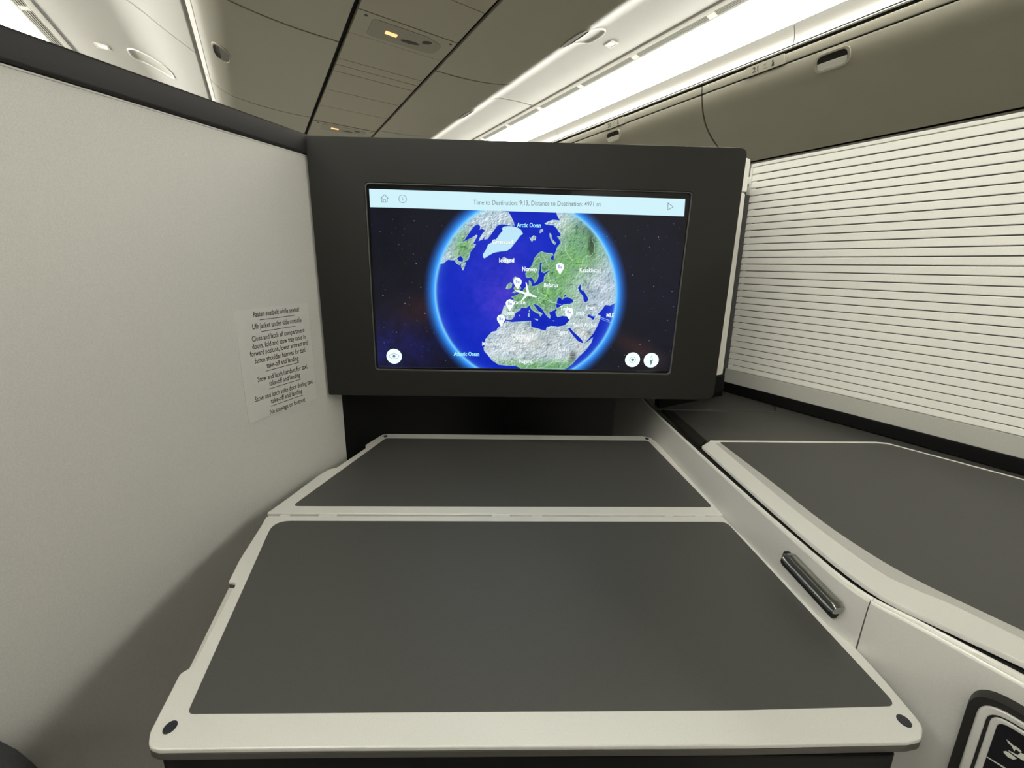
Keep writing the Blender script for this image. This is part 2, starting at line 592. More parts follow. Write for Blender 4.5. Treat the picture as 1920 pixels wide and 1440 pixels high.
# ------------------------------------------------------------------ outboard bins beyond the aisle
OB_STRIP = [(1.316, .807), (1.318, .793), (1.3215, .776)]
OB_DOOR = spline([(1.3235, .7725), (1.333, .733), (1.359, .68), (1.409, .63), (1.50, .58), (1.61, .545), (1.70, .526)], 4)
ob_labels = [
    ('overhead bin beyond the aisle with a large oval latch, over the pale slatted door', .13, 1.16, .668, .893, '21'),
    ('distant overhead bin beyond the aisle, partly hidden behind the top edge of the screen', 1.16, 2.19, 1.70, 1.687, '20'),
    ('farthest overhead bin beyond the aisle, a sliver below the light cove by the screen', 2.19, 3.22, None, None, None),
]
for lab, a, b, hu, lu, num in ob_labels:
    root = thing('overhead_bin', lab, 'bin', tuple(cab(VC + 1.45, (a + b) / 2, .70)), 'overhead bins beyond the aisle', CA)
    panel('door', side(OB_DOOR, 1), a + .003, b - .003, .014, 'bin', root, 1, .004)
    panel('edge_strip', side(OB_STRIP, 1), a + .003, b - .003, .010, 'bin', root, 1, .003)
    bm = bmesh.new()
    sheet(bm, side([(1.334, .822), (1.337, .79), (1.35, .74), (1.376, .69), (1.426, .64), (1.51, .595), (1.62, .56), (1.70, .545), (1.95, .545), (1.95, .80)], 1), a + .004, b - .004, .004, 1)
    finish('body', bm, 'gap', root)
    if hu:
        fr_o = on_prof(OB_DOOR, 1.400)
        n = 36
        # latch set on the nearly flat upper part of the door
        d0, d1 = 1.3272, 1.3425
        ex = -U
        q0, q1 = Vector((0, 0, 0)) + V_ * d0 + Vector((0, 0, on_prof(OB_DOOR, d0))), V_ * d1 + Vector((0, 0, on_prof(OB_DOOR, d1)))
        mid = (q0 + q1) / 2
        fr = Fr(tuple(V_ * (VC - .003) + mid + U * hu), ex, (q0 - q1))
        out = round_poly([(-.053, -.031), (.053, -.031), (.053, .031), (-.053, .031)], .026, 7)
        inn = round_poly([(-.045, -.023), (.045, -.023), (.045, .023), (-.045, .023)], .020, 7)
        sgn = 1 if fr.n.dot(-(V_ * VC + mid + U * hu)) > 0 else -1
        lt = ring('latch', fr, out, inn, -.004 * sgn, .003 * sgn, 'bin', root, .0012)
        prism('recess', fr, inn, -.006 * sgn, -.0005 * sgn, 'trimdark', lt)
        prism('paddle', fr, round_poly([(-.044, -.0225), (.044, -.0225), (.044, .001), (-.044, .001)], [.018, .018, .002, .002], 5), -.004 * sgn, .0018 * sgn, 'greytrim', lt, .001)
        d0, d1 = OB_STRIP[0][0], OB_STRIP[2][0]
        q0, q1 = V_ * d0 + Vector((0, 0, OB_STRIP[0][1])), V_ * d1 + Vector((0, 0, OB_STRIP[2][1]))
        fr = Fr(tuple(V_ * VC + (q0 + q1) / 2 + U * lu), -U, (q0 - q1))
        sgn = 1 if fr.n.dot(-fr.o) > 0 else -1
        pl = prism('number_plate', fr, [(-.075, -.0165), (.075, -.0165), (.07, .0185), (-.07, .0185)], -.004 * sgn, .0022 * sgn, 'bin', root, .001)
        c = .0024 * sgn
        text('row_number', fr, num, -.032, 0, .028, c, 'label', pl, bold=.02)
        ic = [round_poly([(-.004, .002), (.006, .002), (.006, .009), (-.004, .009)], .002, 3), round_poly([(-.004, -.009), (.012, -.009), (.012, -.005), (-.004, -.005)], .0015, 3)]
        flats('window_seat_icon', fr, ic, c, 'psu_dark', pl, .0001 * sgn)
        flats('seat_icon', fr, [ellipse(.030, .008, .003, .004, 12), [(.026, -.010), (.036, -.010), (.035, .004), (.0285, .004)]], c, 'label', pl, .0001 * sgn)
for nm, a, b in (('ceiling.005', U0, .13), ('ceiling.006', 3.22, U1)):
    struct(panel(nm, side(OB_STRIP + OB_DOOR, 1), a, b - .003, .012, 'bin', None, 1, 0))
# dark joint and pale lining panels under those bins
bm = bmesh.new()
sheet(bm, side([(1.705, .530), (1.73, .545)], 1), U0, U1, .004, 1)
struct(finish('trim_3', bm, 'gap'))
bm = bmesh.new()
sheet(bm, side([(1.722, .516), (1.85, .51), (2.3, .49)], 1), U0, U1, .01, 1)
struct(finish('trim_4', bm, 'ceiling'))
# mirror run beyond the other aisle, hidden by the partition but bounding the light
struct(panel('ceiling.007', side(OB_STRIP + OB_DOOR, -1), U0, U1, .012, 'bin', None, -1, 0))

# ------------------------------------------------------------------ partition beside the seat
WD = Vector((.402, 1, 0)).normalized()
WALL = Fr((-.262, .51, 0), WD, (0, 0, 1))    # a along (0 at the screen), b height, normal towards the seat
WA0, WA1 = -1.25, .029
root = thing('partition', 'tall pale fabric covered partition with a dark top trim beside the tray table', 'partition', tuple(WALL.w(-.5, -EYE)))
prism('panel', WALL, [(WA0, -EYE + .02), (WA1, -EYE + .02), (WA1, .1285), (WA0, .1285)], -.022, 0, 'fabric', root, .0004)
prism('edge_bead', WALL, [(WA0, .1285), (WA1, .1285), (WA1, .1300), (WA0, .1300)], -.02, .0004, 'paper', root, .0002)
prism('top_trim', WALL, [(WA0, .1305), (.014, .1305), (.014, .1545), (WA0, .1545)], -.034, .004, 'trimdark', root, .003)

pl = thing('placard', 'small printed safety instruction placard stuck on the pale partition', 'sign', tuple(WALL.w(-.055, -.12)))
pa, pb = WALL.px(435, 583), WALL.px(598, 745)
a0, a1, b1, b0 = WALL.px(437, 583)[0], WALL.px(588, 690)[0], WALL.px(435, 583)[1], WALL.px(465, 795)[1]
prism('film', WALL, round_poly([(a0, b0), (a1, b0), (a1, b1), (a0, b1)], .002, 3), 0, .0007, 'paper', pl, .0002)
lines = [('Fasten seatbelt while seated', (474, 590, 559, 580)), ('Life jacket under side console', (472, 612, 564, 601)),
         ('Close and latch all compartment', (471, 635, 570, 620)), ('doors, fold and stow tray table in', (472, 650, 572, 632)),
         ('forward position, lower armrest and', (468, 664, 576, 643)), ('fasten shoulder harness for taxi,', (477, 677, 573, 656)),
         ('take-off and landing', (499, 685, 559, 672)), ('Stow and latch handset for taxi,', (482, 711, 576, 688)),
         ('take-off and landing', (504, 719, 562, 703)), ('Stow and latch suite door during taxi,', (477, 749, 586, 715)),
         ('take-off and landing', (507, 752, 566, 733)), ('No stowage on footrest', (505, 772, 571, 750))]
for body, (x0, y0, x1, y1) in lines:
    q0, q1 = WALL.px(x0, y0), WALL.px(x1, y1)
    text('lettering', WALL, body, (q0[0] + q1[0]) / 2, (q0[1] + q1[1]) / 2, .0088, .00082, 'ink', pl, width=abs(q1[0] - q0[0]), bold=.012)
for (x0, y0, x1, y1) in ((486, 599, 551, 592), (489, 621, 553, 612), (498, 695, 560, 680), (503, 729, 564, 711), (507, 761, 567, 741)):
    q0, q1 = WALL.px(x0, y0), WALL.px(x1, y1)
    bb = (q0[1] + q1[1]) / 2
    flats('rule_line', WALL, [[(q0[0], bb - .00035), (q1[0], bb - .00035), (q1[0], bb + .00035), (q0[0], bb + .00035)]], .00082, 'ink', pl)

# ------------------------------------------------------------------ screen unit
SCR = Fr((0, .5177, 0), (1, .025, 0), (0, 0, 1))   # normal towards the seat
mon = thing('monitor', 'large dark framed seatback screen showing a globe flight map', 'monitor', tuple(SCR.w(.017, -.186, -.02)))
outer = round_poly(SCR.pp([(616, 741), (1338, 750), (1403, 277), (571, 253)]), [.003, .012, .010, .002], 6)
inner = round_poly(SCR.pp([(703, 694), (1258, 703), (1300, 360), (683, 342)]), .0055, 6)
ring('frame', SCR, outer, inner, -.016, 0, 'screenframe', mon, .0014, 2)
back = round_poly(SCR.pp([(618, 739), (1337, 748), (1401, 279), (573, 255)]), [.003, .012, .012, .002], 6)
prism('back_shell', SCR, back, -.036, -.013, 'screenframe', mon, .003)
lip_o = inner
lip_i = round_poly(SCR.pp([(704.4, 692.6), (1256.6, 701.6), (1298.4, 361.4), (684.8, 343.8)]), .005, 6)
ring('bezel_lip', SCR, lip_o, lip_i, -.006, -.0008, 'liprim', mon, .0004)
prism('glass', SCR, inner, -.012, -.0035, 'glass', mon)

# the picture the panel displays, painted in numpy in the panel's own coordinates
QUAD = [(692, 354), (1285, 373), (1262, 695), (709, 688)]
IW, IH = 1180, 664


def homography(src, dst):
    A = []
    for (x, y), (u_, v_) in zip(src, dst):
        A.append([x, y, 1, 0, 0, 0, -u_ * x, -u_ * y, -u_])
        A.append([0, 0, 0, x, y, 1, -v_ * x, -v_ * y, -v_])
    h = np.linalg.svd(np.array(A))[2][-1].reshape(3, 3)
    return h


HM = homography(QUAD, [(0, 0), (IW, 0), (IW, IH), (0, IH)])


def uv(x, y):
    q = HM @ np.array([x, y, 1.0])
    return q[0] / q[2], q[1] / q[2]


def uvs(pts):
    return np.array([uv(*p) for p in pts])


GX, GY = np.meshgrid(np.arange(IW) + .5, np.arange(IH) + .5)


def fill(poly):
    P = uvs(poly) if not isinstance(poly, np.ndarray) else poly
    x0, x1 = max(int(P[:, 0].min()) - 1, 0), min(int(P[:, 0].max()) + 2, IW)
    y0, y1 = max(int(P[:, 1].min()) - 1, 0), min(int(P[:, 1].max()) + 2, IH)
    m = np.zeros((IH, IW), bool)
    if x1 <= x0 or y1 <= y0:
        return m
    gx, gy = GX[y0:y1, x0:x1], GY[y0:y1, x0:x1]
    r = np.zeros(gx.shape, bool)
    n = len(P)
    for i in range(n):
        xa, ya = P[i]
        xb, yb = P[(i + 1) % n]
        if ya == yb:
            continue
        c = ((ya > gy) != (yb > gy)) & (gx < (xb - xa) * (gy - ya) / (yb - ya) + xa)
        r ^= c
    m[y0:y1, x0:x1] = r
    return m


rng = np.random.default_rng(7)


def vnoise(cell, w=IW, h=IH):
    a = rng.random((h // cell + 3, w // cell + 3))
    ys, xs = np.arange(h) / cell, np.arange(w) / cell
    yi, xi = ys.astype(int), xs.astype(int)
    fy, fx = ys - yi, xs - xi
    fy, fx = (fy * fy * (3 - 2 * fy))[:, None], (fx * fx * (3 - 2 * fx))[None, :]
    A, B = a[yi][:, xi], a[yi][:, xi + 1]
    Cc, D = a[yi + 1][:, xi], a[yi + 1][:, xi + 1]
    return (A * (1 - fx) + B * fx) * (1 - fy) + (Cc * (1 - fx) + D * fx) * fy


fbm = vnoise(60) * .35 + vnoise(28) * .28 + vnoise(13) * .2 + vnoise(6) * .12 + vnoise(3) * .08
fine = vnoise(24) * .30 + vnoise(11) * .26 + vnoise(5) * .26 + vnoise(3) * .2
sx_, sy_ = np.roll(fine, 2, 1) - np.roll(fine, -2, 1), np.roll(fine, 2, 0) - np.roll(fine, -2, 0)
relief = np.clip((sx_ + sy_) * 2.2, -1, 1)
ridge = np.abs(vnoise(26) - .5) * 2 * .6 + np.abs(vnoise(12) - .5) * 2 * .4


def c1(X, Y): return (800 + X / 9.6, 390 + Y / 9.6)
def c2(X, Y): return (980 + X / 9.6, 390 + Y / 9.6)
def c3(X, Y): return (860 + X / 9.6, 500 + Y / 9.6)
def c4(X, Y): return (1000 + X / 9.6, 500 + Y / 9.6)
def c5(X, Y): return (880 + X / 8.0, 590 + Y / 8.0)
def mp(f, L): return [f(*p) for p in L]


limb = uvs([c1(980, 40), c1(600, 390), c1(330, 750), c1(215, 1120), c2(950, 90), c2(1300, 390), c2(1560, 850), c2(1660, 1300), c4(1470, 450), c4(1390, 980), (856, 660)])
Af = np.c_[2 * limb, np.ones(len(limb))]
sol = np.linalg.lstsq(Af, (limb ** 2).sum(1), rcond=None)[0]
gcx, gcy = sol[0], sol[1]
grad = math.sqrt(sol[2] + gcx ** 2 + gcy ** 2)
RR = np.hypot(GX - gcx, GY - gcy) / grad
disk = RR < 1.0

img = np.zeros((IH, IW, 3))
# deep space
img[:] = np.array([14, 15, 26]) / 255
img += (fbm[..., None] - .4) * np.array([.03, .03, .06])
nb1 = np.exp(-(((GX - 60) / 190) ** 2 + ((GY - 600) / 110) ** 2))
img += nb1[..., None] * fbm[..., None] * np.array([.05, .05, .34])
nb2 = np.exp(-(((GX - 190 - (430 - GY) * .5) / 110) ** 2 + ((GY - 430) / 70) ** 2))
img += nb2[..., None] * np.array([.11, .05, .02])
nb3 = np.exp(-(((GX - 1010 - (GY - 560) * 1.3) / 70) ** 2 + ((GY - 580) / 70) ** 2))
img += nb3[..., None] * np.array([.12, .055, .02])
nb4 = np.exp(-(((GX - 1000) / 260) ** 2 + ((GY - 300) / 200) ** 2))
img += nb4[..., None] * np.array([.01, .012, .03])
for _ in range(420):
    x, y, r_, b_ = rng.random() * IW, 90 + rng.random() * (IH - 95), .9 + rng.random() ** 3 * 1.4, .30 + rng.random() ** 1.6 * .70
    X0, Y0 = int(x), int(y)
    sl = (slice(max(Y0 - 4, 0), Y0 + 5), slice(max(X0 - 4, 0), X0 + 5))
    g = np.exp(-((GX[sl] - x) ** 2 + (GY[sl] - y) ** 2) / (r_ ** 2)) * b_
    img[sl] = np.maximum(img[sl], g[..., None] * np.array([.9, .95, 1.0]))
# atmosphere
t = np.clip((RR - 1.0) / .135, 0, 1)
halo = (1 - t) ** 1.0
col_in, col_out = np.array([60, 160, 255]) / 255, np.array([18, 85, 200]) / 255
hc = col_in * (1 - t[..., None]) + col_out * t[..., None]
al = np.where(RR > 1, np.clip(1.25 * (1 - t) ** .9, 0, 1), 0)[..., None]
img = img * (1 - al) + hc * al
# sea
sea = np.array([3, 36, 190]) / 255 + (fbm[..., None] - .5) * np.array([.10, .06, .10])
wp = np.exp(-(((GX - gcx + 90) / 130) ** 2 + ((GY - gcy + 20) / 190) ** 2))
sea = sea + wp[..., None] * np.array([.22, .06, .02]) * (.4 + fbm[..., None])
img = np.where(disk[..., None], sea, img)
# land, traced on the display
bigE = mp(c2, [(600, 40), (640, 150), (680, 220), (560, 205), (480, 230), (400, 275), (440, 298), (560, 305), (620, 360), (660, 430), (690, 455), (680, 500), (620, 500), (665, 560), (690, 620), (640, 670), (615, 710), (600, 765), (575, 820), (540, 850), (500, 880), (515, 930), (560, 925), (560, 860), (540, 800), (450, 800), (390, 790), (340, 765), (280, 805), (210, 885), (180, 970), (140, 1050), (105, 1090)]) \
    + mp(c3, [(1190, 110), (1200, 180), (1240, 200), (1290, 180), (1330, 220), (1350, 290), (1400, 255), (1430, 170), (1440, 110)]) \
    + mp(c2, [(270, 1190), (300, 1080), (305, 970), (345, 970), (325, 1060), (330, 1140), (380, 1165), (450, 1125), (490, 1105), (440, 1155), (400, 1190), (375, 1235), (370, 1310), (270, 1370), (200, 1395)]) \
    + mp(c3, [(1310, 345), (1290, 260), (1250, 230), (1250, 330), (1180, 370), (1140, 430), (1090, 470), (1020, 510), (940, 535), (990, 580), (1000, 640), (980, 690), (900, 680), (810, 690), (800, 740), (765, 850), (830, 880), (860, 945), (950, 950), (1000, 900), (1020, 830), (1110, 770), (1120, 730), (1210, 740), (1270, 690), (1300, 760), (1380, 820), (1450, 850), (1465, 900), (1510, 840), (1430, 790), (1360, 700), (1350, 660), (1420, 690), (1500, 760), (1550, 840), (1600, 900), (1640, 930), (1650, 880), (1620, 820), (1680, 790), (1730, 770)]) \
    + mp(c4, [(380, 740), (420, 780), (390, 800), (400, 860), (430, 905), (520, 880), (590, 890), (645, 880), (640, 960), (560, 1050), (450, 1070), (320, 1060), (240, 1080), (225, 1145), (150, 1130)]) \
    + mp(c5, [(1040, 205), (930, 175), (925, 85), (760, 95), (640, 105), (560, 85), (530, 110), (430, 190), (410, 235), (340, 250), (240, 370), (260, 430), (220, 490), (230, 540), (300, 620), (345, 680), (450, 750), (570, 765), (700, 765), (770, 800), (800, 860), (1400, 860), (1560, 740), (1640, 640), (1760, 520), (1830, 420), (1855, 335)]) \
    + mp(c4, [(930, 1375), (905, 1395), (1000, 1290), (1080, 1190), (1150, 1050), (1200, 920), (1205, 870), (1150, 850), (1230, 770), (1290, 680), (1380, 690), (1480, 640)]) \
    + [(1190, 545), (1180, 430), (1110, 380)]
greenland = mp(c1, [(1385, 330), (1480, 318), (1570, 325), (1650, 350), (1700, 380), (1740, 460), (1690, 490), (1640, 560), (1590, 620), (1510, 720), (1440, 765), (1330, 775), (1200, 800), (1110, 850), (1030, 900), (1000, 880), (1005, 820), (1060, 740), (1100, 650), (1190, 600), (1260, 540), (1310, 470), (1370, 400), (1355, 365)])
canada = mp(c1, [(900, 10), (1480, 65), (1520, 130), (1570, 230), (1590, 310), (1520, 315), (1400, 290), (1300, 300), (1270, 320), (1210, 400), (1160, 470), (1090, 555), (1030, 560), (1060, 490), (1000, 560), (930, 590), (950, 530), (1010, 440), (1060, 400), (1000, 370), (950, 385), (970, 330), (930, 290), (880, 310), (830, 350), (790, 400), (750, 470), (680, 560), (620, 600), (700, 580), (740, 555), (800, 530), (890, 475), (915, 490), (870, 570), (830, 640), (885, 645), (850, 700), (780, 780), (765, 850), (745, 920), (690, 950), (620, 985), (580, 1020), (530, 990), (490, 930), (430, 930), (380, 920), (300, 985), (200, 1000), (200, 700), (500, 300)])
isles = [mp(c1, [(610, 1000), (650, 975), (705, 960), (680, 1040), (650, 1120), (615, 1050)]),
         mp(c1, [(1365, 880), (1400, 870), (1420, 900), (1540, 915), (1565, 955), (1440, 995), (1390, 965), (1330, 930)]),
         mp(c2, [(120, 520), (150, 530), (200, 480), (250, 510), (230, 580), (200, 560), (170, 605), (145, 570)]),
         mp(c2, [(320, 380), (370, 370), (380, 410), (320, 450), (305, 435)]),
         mp(c2, [(490, 440), (515, 450), (545, 560), (610, 630), (580, 655), (540, 620), (490, 520)]),
         mp(c3, [(860, 320), (920, 275), (960, 290), (945, 370), (880, 400), (840, 385)]),
         mp(c3, [(960, 220), (1000, 170), (1060, 190), (1060, 260), (1090, 330), (1120, 380), (1080, 430), (1040, 440), (990, 480), (1000, 460), (940, 470), (1000, 420), (980, 380), (1010, 330), (990, 270)]),
         mp(c3, [(1250, 830), (1275, 820), (1275, 890), (1245, 895)]), mp(c3, [(1260, 770), (1275, 765), (1272, 810), (1262, 805)]),
         mp(c3, [(1355, 925), (1430, 935), (1425, 965), (1390, 955)]), mp(c3, [(1670, 965), (1725, 962), (1715, 978)]), mp(c3, [(1085, 860), (1105, 858), (1105, 880), (1090, 882)])]
waters = [mp(c4, [(400, 690), (430, 560), (470, 540), (510, 590), (560, 550), (600, 540), (700, 580), (710, 630), (640, 665), (540, 665), (460, 720), (410, 735)]),
          mp(c4, [(535, 520), (580, 490), (585, 520), (550, 540)]),
          mp(c4, [(800, 370), (850, 300), (850, 400), (910, 440), (960, 520), (990, 590), (930, 635), (900, 600), (890, 520), (830, 450)]),
          mp(c4, [(620, 1110), (660, 1100), (720, 1170), (790, 1230), (860, 1300), (905, 1360), (880, 1370), (800, 1330), (740, 1260), (680, 1190)]),
          mp(c4, [(960, 880), (995, 845), (1040, 880), (1110, 880), (1065, 960), (1035, 920), (990, 905)]),
          mp(c1, [(680, 560), (750, 460), (800, 390), (870, 310), (930, 290), (950, 340), (920, 400), (880, 450), (800, 520), (740, 560)]),
          mp(c1, [(540, 900), (600, 850), (650, 900), (640, 960), (580, 950)])]
land = fill(bigE)
for q in [greenland, canada] + isles:
    land |= fill(q)
for q in waters:
    land &= ~fill(q)
land &= disk


def blob(x, y, rx_, ry_):
    a, b = uv(x, y)
    return np.exp(-(((GX - a) / (rx_ * 1.99)) ** 2 + ((GY - b) / (ry_ * 2.05)) ** 2))


green = np.clip(blob(1095, 460, 42, 48) * 1.2 + blob(1015, 560, 65, 34) + blob(1040, 505, 40, 40) + blob(868, 465, 20, 34) + blob(985, 690, 75, 15) * 1.15 + blob(1070, 690, 50, 14) + blob(1000, 500, 20, 40) + blob(965, 545, 12, 25) - .35 * blob(1130, 560, 25, 40), 0, 1)
dry = np.array([188, 203, 214]) / 255
base = dry + (fbm[..., None] - .5) * np.array([.34, .28, .26]) + np.array([.06, .03, -.03]) * np.clip(blob(1000, 635, 60, 30) + blob(1090, 625, 20, 30), 0, 1)[..., None] * (fine[..., None] * 1.5)
gcol = np.array([104, 164, 98]) / 255 + (fbm[..., None] - .5) * np.array([.30, .26, .16])
gmix = np.clip(green[..., None] * (.75 + .7 * (fbm[..., None] - .4)), 0, 1)
lc = base * (1 - gmix) + gcol * gmix
lc = lc * (1 + relief[..., None] * .26) - np.clip(.19 - ridge, 0, 1)[..., None] * 1.15
dk = np.clip(blob(1110, 455, 7, 22) + blob(1105, 425, 14, 12) * .6 + blob(1075, 668, 8, 10), 0, 1)[..., None]
lc = lc * (1 - .55 * dk)
shore = np.clip((land.astype(float) - (np.roll(land, 3, 0) & np.roll(land, -3, 0) & np.roll(land, 3, 1) & np.roll(land, -3, 1))), 0, 1)[..., None]
lc = lc * (1 - .45 * shore) + np.array([178, 216, 228]) / 255 * .45 * shore
gl = fill(greenland)[..., None]
ice = np.array([190, 232, 250]) / 255
lc = np.where(gl, ice * (1 - .10 * np.abs(relief[..., None]) * shore), lc)
nordic = np.clip(blob(925, 412, 40, 16) + blob(1035, 418, 20, 10), 0, 1)[..., None]
lc = lc * (1 - nordic * .5) + (np.array([196, 222, 232]) / 255 * (1 + relief[..., None] * .6)) * nordic * .5
img = np.where(land[..., None], np.clip(lc, 0, 1), img)


def pline(pts, wd, col, a=1.0, clip=None):
    global img
    P = uvs(pts)
    for (xa, ya), (xb, yb) in zip(P, P[1:]):
        L2 = (xb - xa) ** 2 + (yb - ya) ** 2 + 1e-9
        x0, x1 = int(max(min(xa, xb) - 5, 0)), int(min(max(xa, xb) + 6, IW))
        y0, y1 = int(max(min(ya, yb) - 5, 0)), int(min(max(ya, yb) + 6, IH))
        if x1 <= x0 or y1 <= y0:
            continue
        sl = (slice(y0, y1), slice(x0, x1))
        tt = np.clip(((GX[sl] - xa) * (xb - xa) + (GY[sl] - ya) * (yb - ya)) / L2, 0, 1)
        dd = np.hypot(GX[sl] - xa - tt * (xb - xa), GY[sl] - ya - tt * (yb - ya))
        k = np.clip(wd + .5 - dd, 0, 1) * a
        if clip is not None:
            k = k * clip[sl]
        img[sl] = img[sl] * (1 - k[..., None]) + np.array(col) * k[..., None]


BL = np.array([205, 235, 205]) / 255
for f, L in ((c2, [(310, 850), (230, 930), (180, 1030), (150, 1090)]), (c2, [(300, 870), (335, 960)]), (c2, [(360, 840), (420, 960), (475, 1040), (455, 1110)]),
             (c2, [(1300, 500), (1250, 560), (1300, 640), (1290, 790), (1220, 860), (1160, 850), (1150, 900), (1080, 920), (1060, 1040)]),
             (c2, [(450, 1170), (480, 1250), (360, 1290)]), (c2, [(490, 1280), (460, 1360)]), (c2, [(490, 1280), (560, 1290), (600, 1350)]), (c2, [(770, 640), (770, 760), (860, 890), (900, 940)]),
             (c3, [(1620, 70), (1600, 170), (1650, 260), (1520, 240)]), (c3, [(1400, 340), (1420, 450), (1560, 520), (1600, 430), (1590, 330)]), (c3, [(1420, 560), (1440, 640), (1540, 690)]), (c3, [(1560, 520), (1500, 590), (1420, 600)]),
             (c3, [(1600, 560), (1660, 640), (1740, 640)]), (c3, [(1000, 770), (1110, 750)]), (c3, [(820, 740), (860, 760)]),
             (c5, [(240, 560), (280, 570), (300, 600), (380, 600), (430, 640), (440, 700), (450, 740)]), (c5, [(340, 640), (400, 670), (450, 740)]), (c5, [(430, 640), (560, 680), (570, 760)]), (c5, [(560, 680), (640, 680), (660, 760)]),
             (c5, [(660, 690), (690, 700), (690, 760)]), (c5, [(740, 690), (710, 750)]), (c5, [(870, 800), (900, 750), (960, 740), (1020, 690), (1050, 700)]), (c5, [(1220, 640), (1180, 690), (1080, 730), (1030, 770), (1040, 800), (1120, 790), (1250, 720), (1340, 710)]),
             (c5, [(1220, 640), (1260, 670), (1370, 710), (1460, 690), (1500, 630)]), (c5, [(1560, 480), (1490, 620), (1600, 630)]), (c5, [(1430, 700), (1370, 800)])):
    pline(mp(f, L), .9, BL, .75, land)
# bright rim just inside the limb and darkening towards it
rim = np.exp(-((RR - 1.0) / .016) ** 2)[..., None]
img = img * (1 - .75 * rim) + np.array([140, 220, 255]) / 255 * .75 * rim
inn = (np.clip((RR - .86) / .14, 0, 1) ** 2 * disk)[..., None]
img = img * (1 - .35 * inn) + np.array([130, 195, 235]) / 255 * .35 * inn
# route line ahead of the aircraft and behind it
pline([(1008, 556), (1150, 606)], .8, np.array([190, 235, 225]) / 255, .8, disk.astype(float))
pline([c4(1210, 905), c4(1360, 960)], 1.1, np.array([190, 225, 235]) / 255, .9)
# top bar
bar = GY < np.interp(GX, [0, IW], [uv(693, 388)[1], uv(1283, 405)[1]])
img = np.where(bar[..., None], np.array([208, 242, 250]) / 255, img)
img = np.clip(img, 0, 1)

px = np.ones((IH, IW, 4), np.float32)
px[..., :3] = img[::-1]
im = bpy.data.images.new('flight map', IW, IH)
im.pixels.foreach_set(px.ravel())
im.update()
im.pack()
dm = bpy.data.materials.new('lit display')
dm.use_nodes = True
nt = dm.node_tree
bs = nt.nodes['Principled BSDF']
bs.inputs['Base Color'].default_value = (.004, .004, .006, 1)
bs.inputs['Roughness'].default_value = .12
bs.inputs['Specular IOR Level'].default_value = .3
ti = nt.nodes.new('ShaderNodeTexImage')
ti.image = im
nt.links.new(ti.outputs['Color'], bs.inputs['Emission Color'])
bs.inputs['Emission Strength'].default_value = 1.0
cn = [SCR.px(*p, lift=-.003) for p in QUAD]      # TL TR BR BL
bm = bmesh.new()
vs = [bm.verts.new(SCR.w(p[0], p[1], -.0030)) for p in cn]
# a grid so that the picture maps evenly
f = bm.faces.new(vs)
ul = bm.loops.layers.uv.new('uv')
for lp, q in zip(f.loops, ((0, 1), (1, 1), (1, 0), (0, 0))):
    lp[ul].uv = q
disp = finish('display', bm, dm, mon, smooth=False)
disp['label'] = 'lit display with a blue globe and white top bar'

SC = 1.0


def S2(x, y):
    return SCR.px(x, y, lift=-.0027)


for body, x, y, w_, m in (('Time to Destination: 9:13, Distance to Destination: 4971 mi', 1008, 381.5, 240, 'ui_dark'),
                          ('Arctic Ocean', 992, 422.5, 45, 'ui_cyan'), ('Greenland', 942, 454, 38, 'ui_text'), ('Iceland', 950, 488.5, 28, 'ui_text'), ('Norway', 993, 505, 28, 'ui_text'),
                          ('Belarus', 1033, 535, 27, 'ui_text'), ('Kazakhstan', 1107, 507, 41, 'ui_text'), ('France', 972, 567, 26, 'ui_text'), ('Spain', 955, 586.5, 19, 'ui_text'), ('Turkey', 1062, 578.5, 24, 'ui_text'),
                          ('Iraq', 1088, 587, 15, 'ui_text'), ('Iran', 1107, 577, 16, 'ui_text'), ('MLE', 1144, 591.5, 14, 'ui_text'), ('Saudi Arabia', 1096, 610, 44, 'ui_text'), ('Egypt', 1055, 623, 19, 'ui_text'), ('Sudan', 1057, 655.5, 21, 'ui_text'),
                          ('Algeria', 973, 629.5, 26, 'ui_text'), ('Mauritania', 923, 645, 38, 'ui_text'), ('Nigeria', 986, 678, 25, 'ui_text'), ('Atlantic Ocean', 875, 664, 48, 'ui_cyan')):
    q = S2(x, y)
    q0, q1 = S2(x - w_ / 2, y), S2(x + w_ / 2, y)
    if m == 'ui_text':
        text('caption_shadow', SCR, body, q[0], q[1], .0080, -.00272, 'ui_shade', disp, width=(q1[0] - q0[0]) * 1.02, bold=.042)
    text('caption', SCR, body, q[0], q[1], .0080 if m != 'ui_dark' else .0085, -.0026 if m != 'ui_dark' else -.0025, m, disp, width=q1[0] - q0[0], bold=.022 if m != 'ui_dark' else .004)


def pin(x, y, w_=15.5):
    """map pin; (x, y) is the middle of its head"""
    r = w_ / 2
    pts = [(x + r * math.sin(t), y - r * math.cos(t)) for t in (2 * math.pi * k / 24 - 2.2 for k in range(17))]
    pts.append((x, y + r * 1.85))
    flats('map_pin', SCR, [[S2(*p) for p in pts]], -.00245, 'ui_white', disp)
    bl = [[(x - 3.6, y + 3), (x - 3.6, y - 4), (x - .4, y - 4), (x - .4, y + 3)], [(x + .3, y + 3), (x + .3, y - 1), (x + 3.8, y - 1), (x + 3.8, y + 3)]]
    flats('pin_icon', SCR, [[S2(*p) for p in q] for q in bl], -.00238, 'ui_blue', disp)


for p in ((1050, 500.5), (970.5, 528.5), (956, 569), (939.5, 597.5), (1067, 585)):
    pin(*p)
# aircraft symbol
pl_pts = [c3(*p) for p in ((1010, 420), (1090, 425), (1200, 465), (1225, 460), (1205, 280), (1225, 290), (1270, 470), (1330, 505), (1415, 545), (1385, 555), (1270, 525), (1240, 520), (1110, 640), (1130, 600), (1200, 500), (1110, 470), (1040, 450))]
flats('aircraft_symbol', SCR, [[S2(*p) for p in pl_pts]], -.0024, 'ui_white', disp)
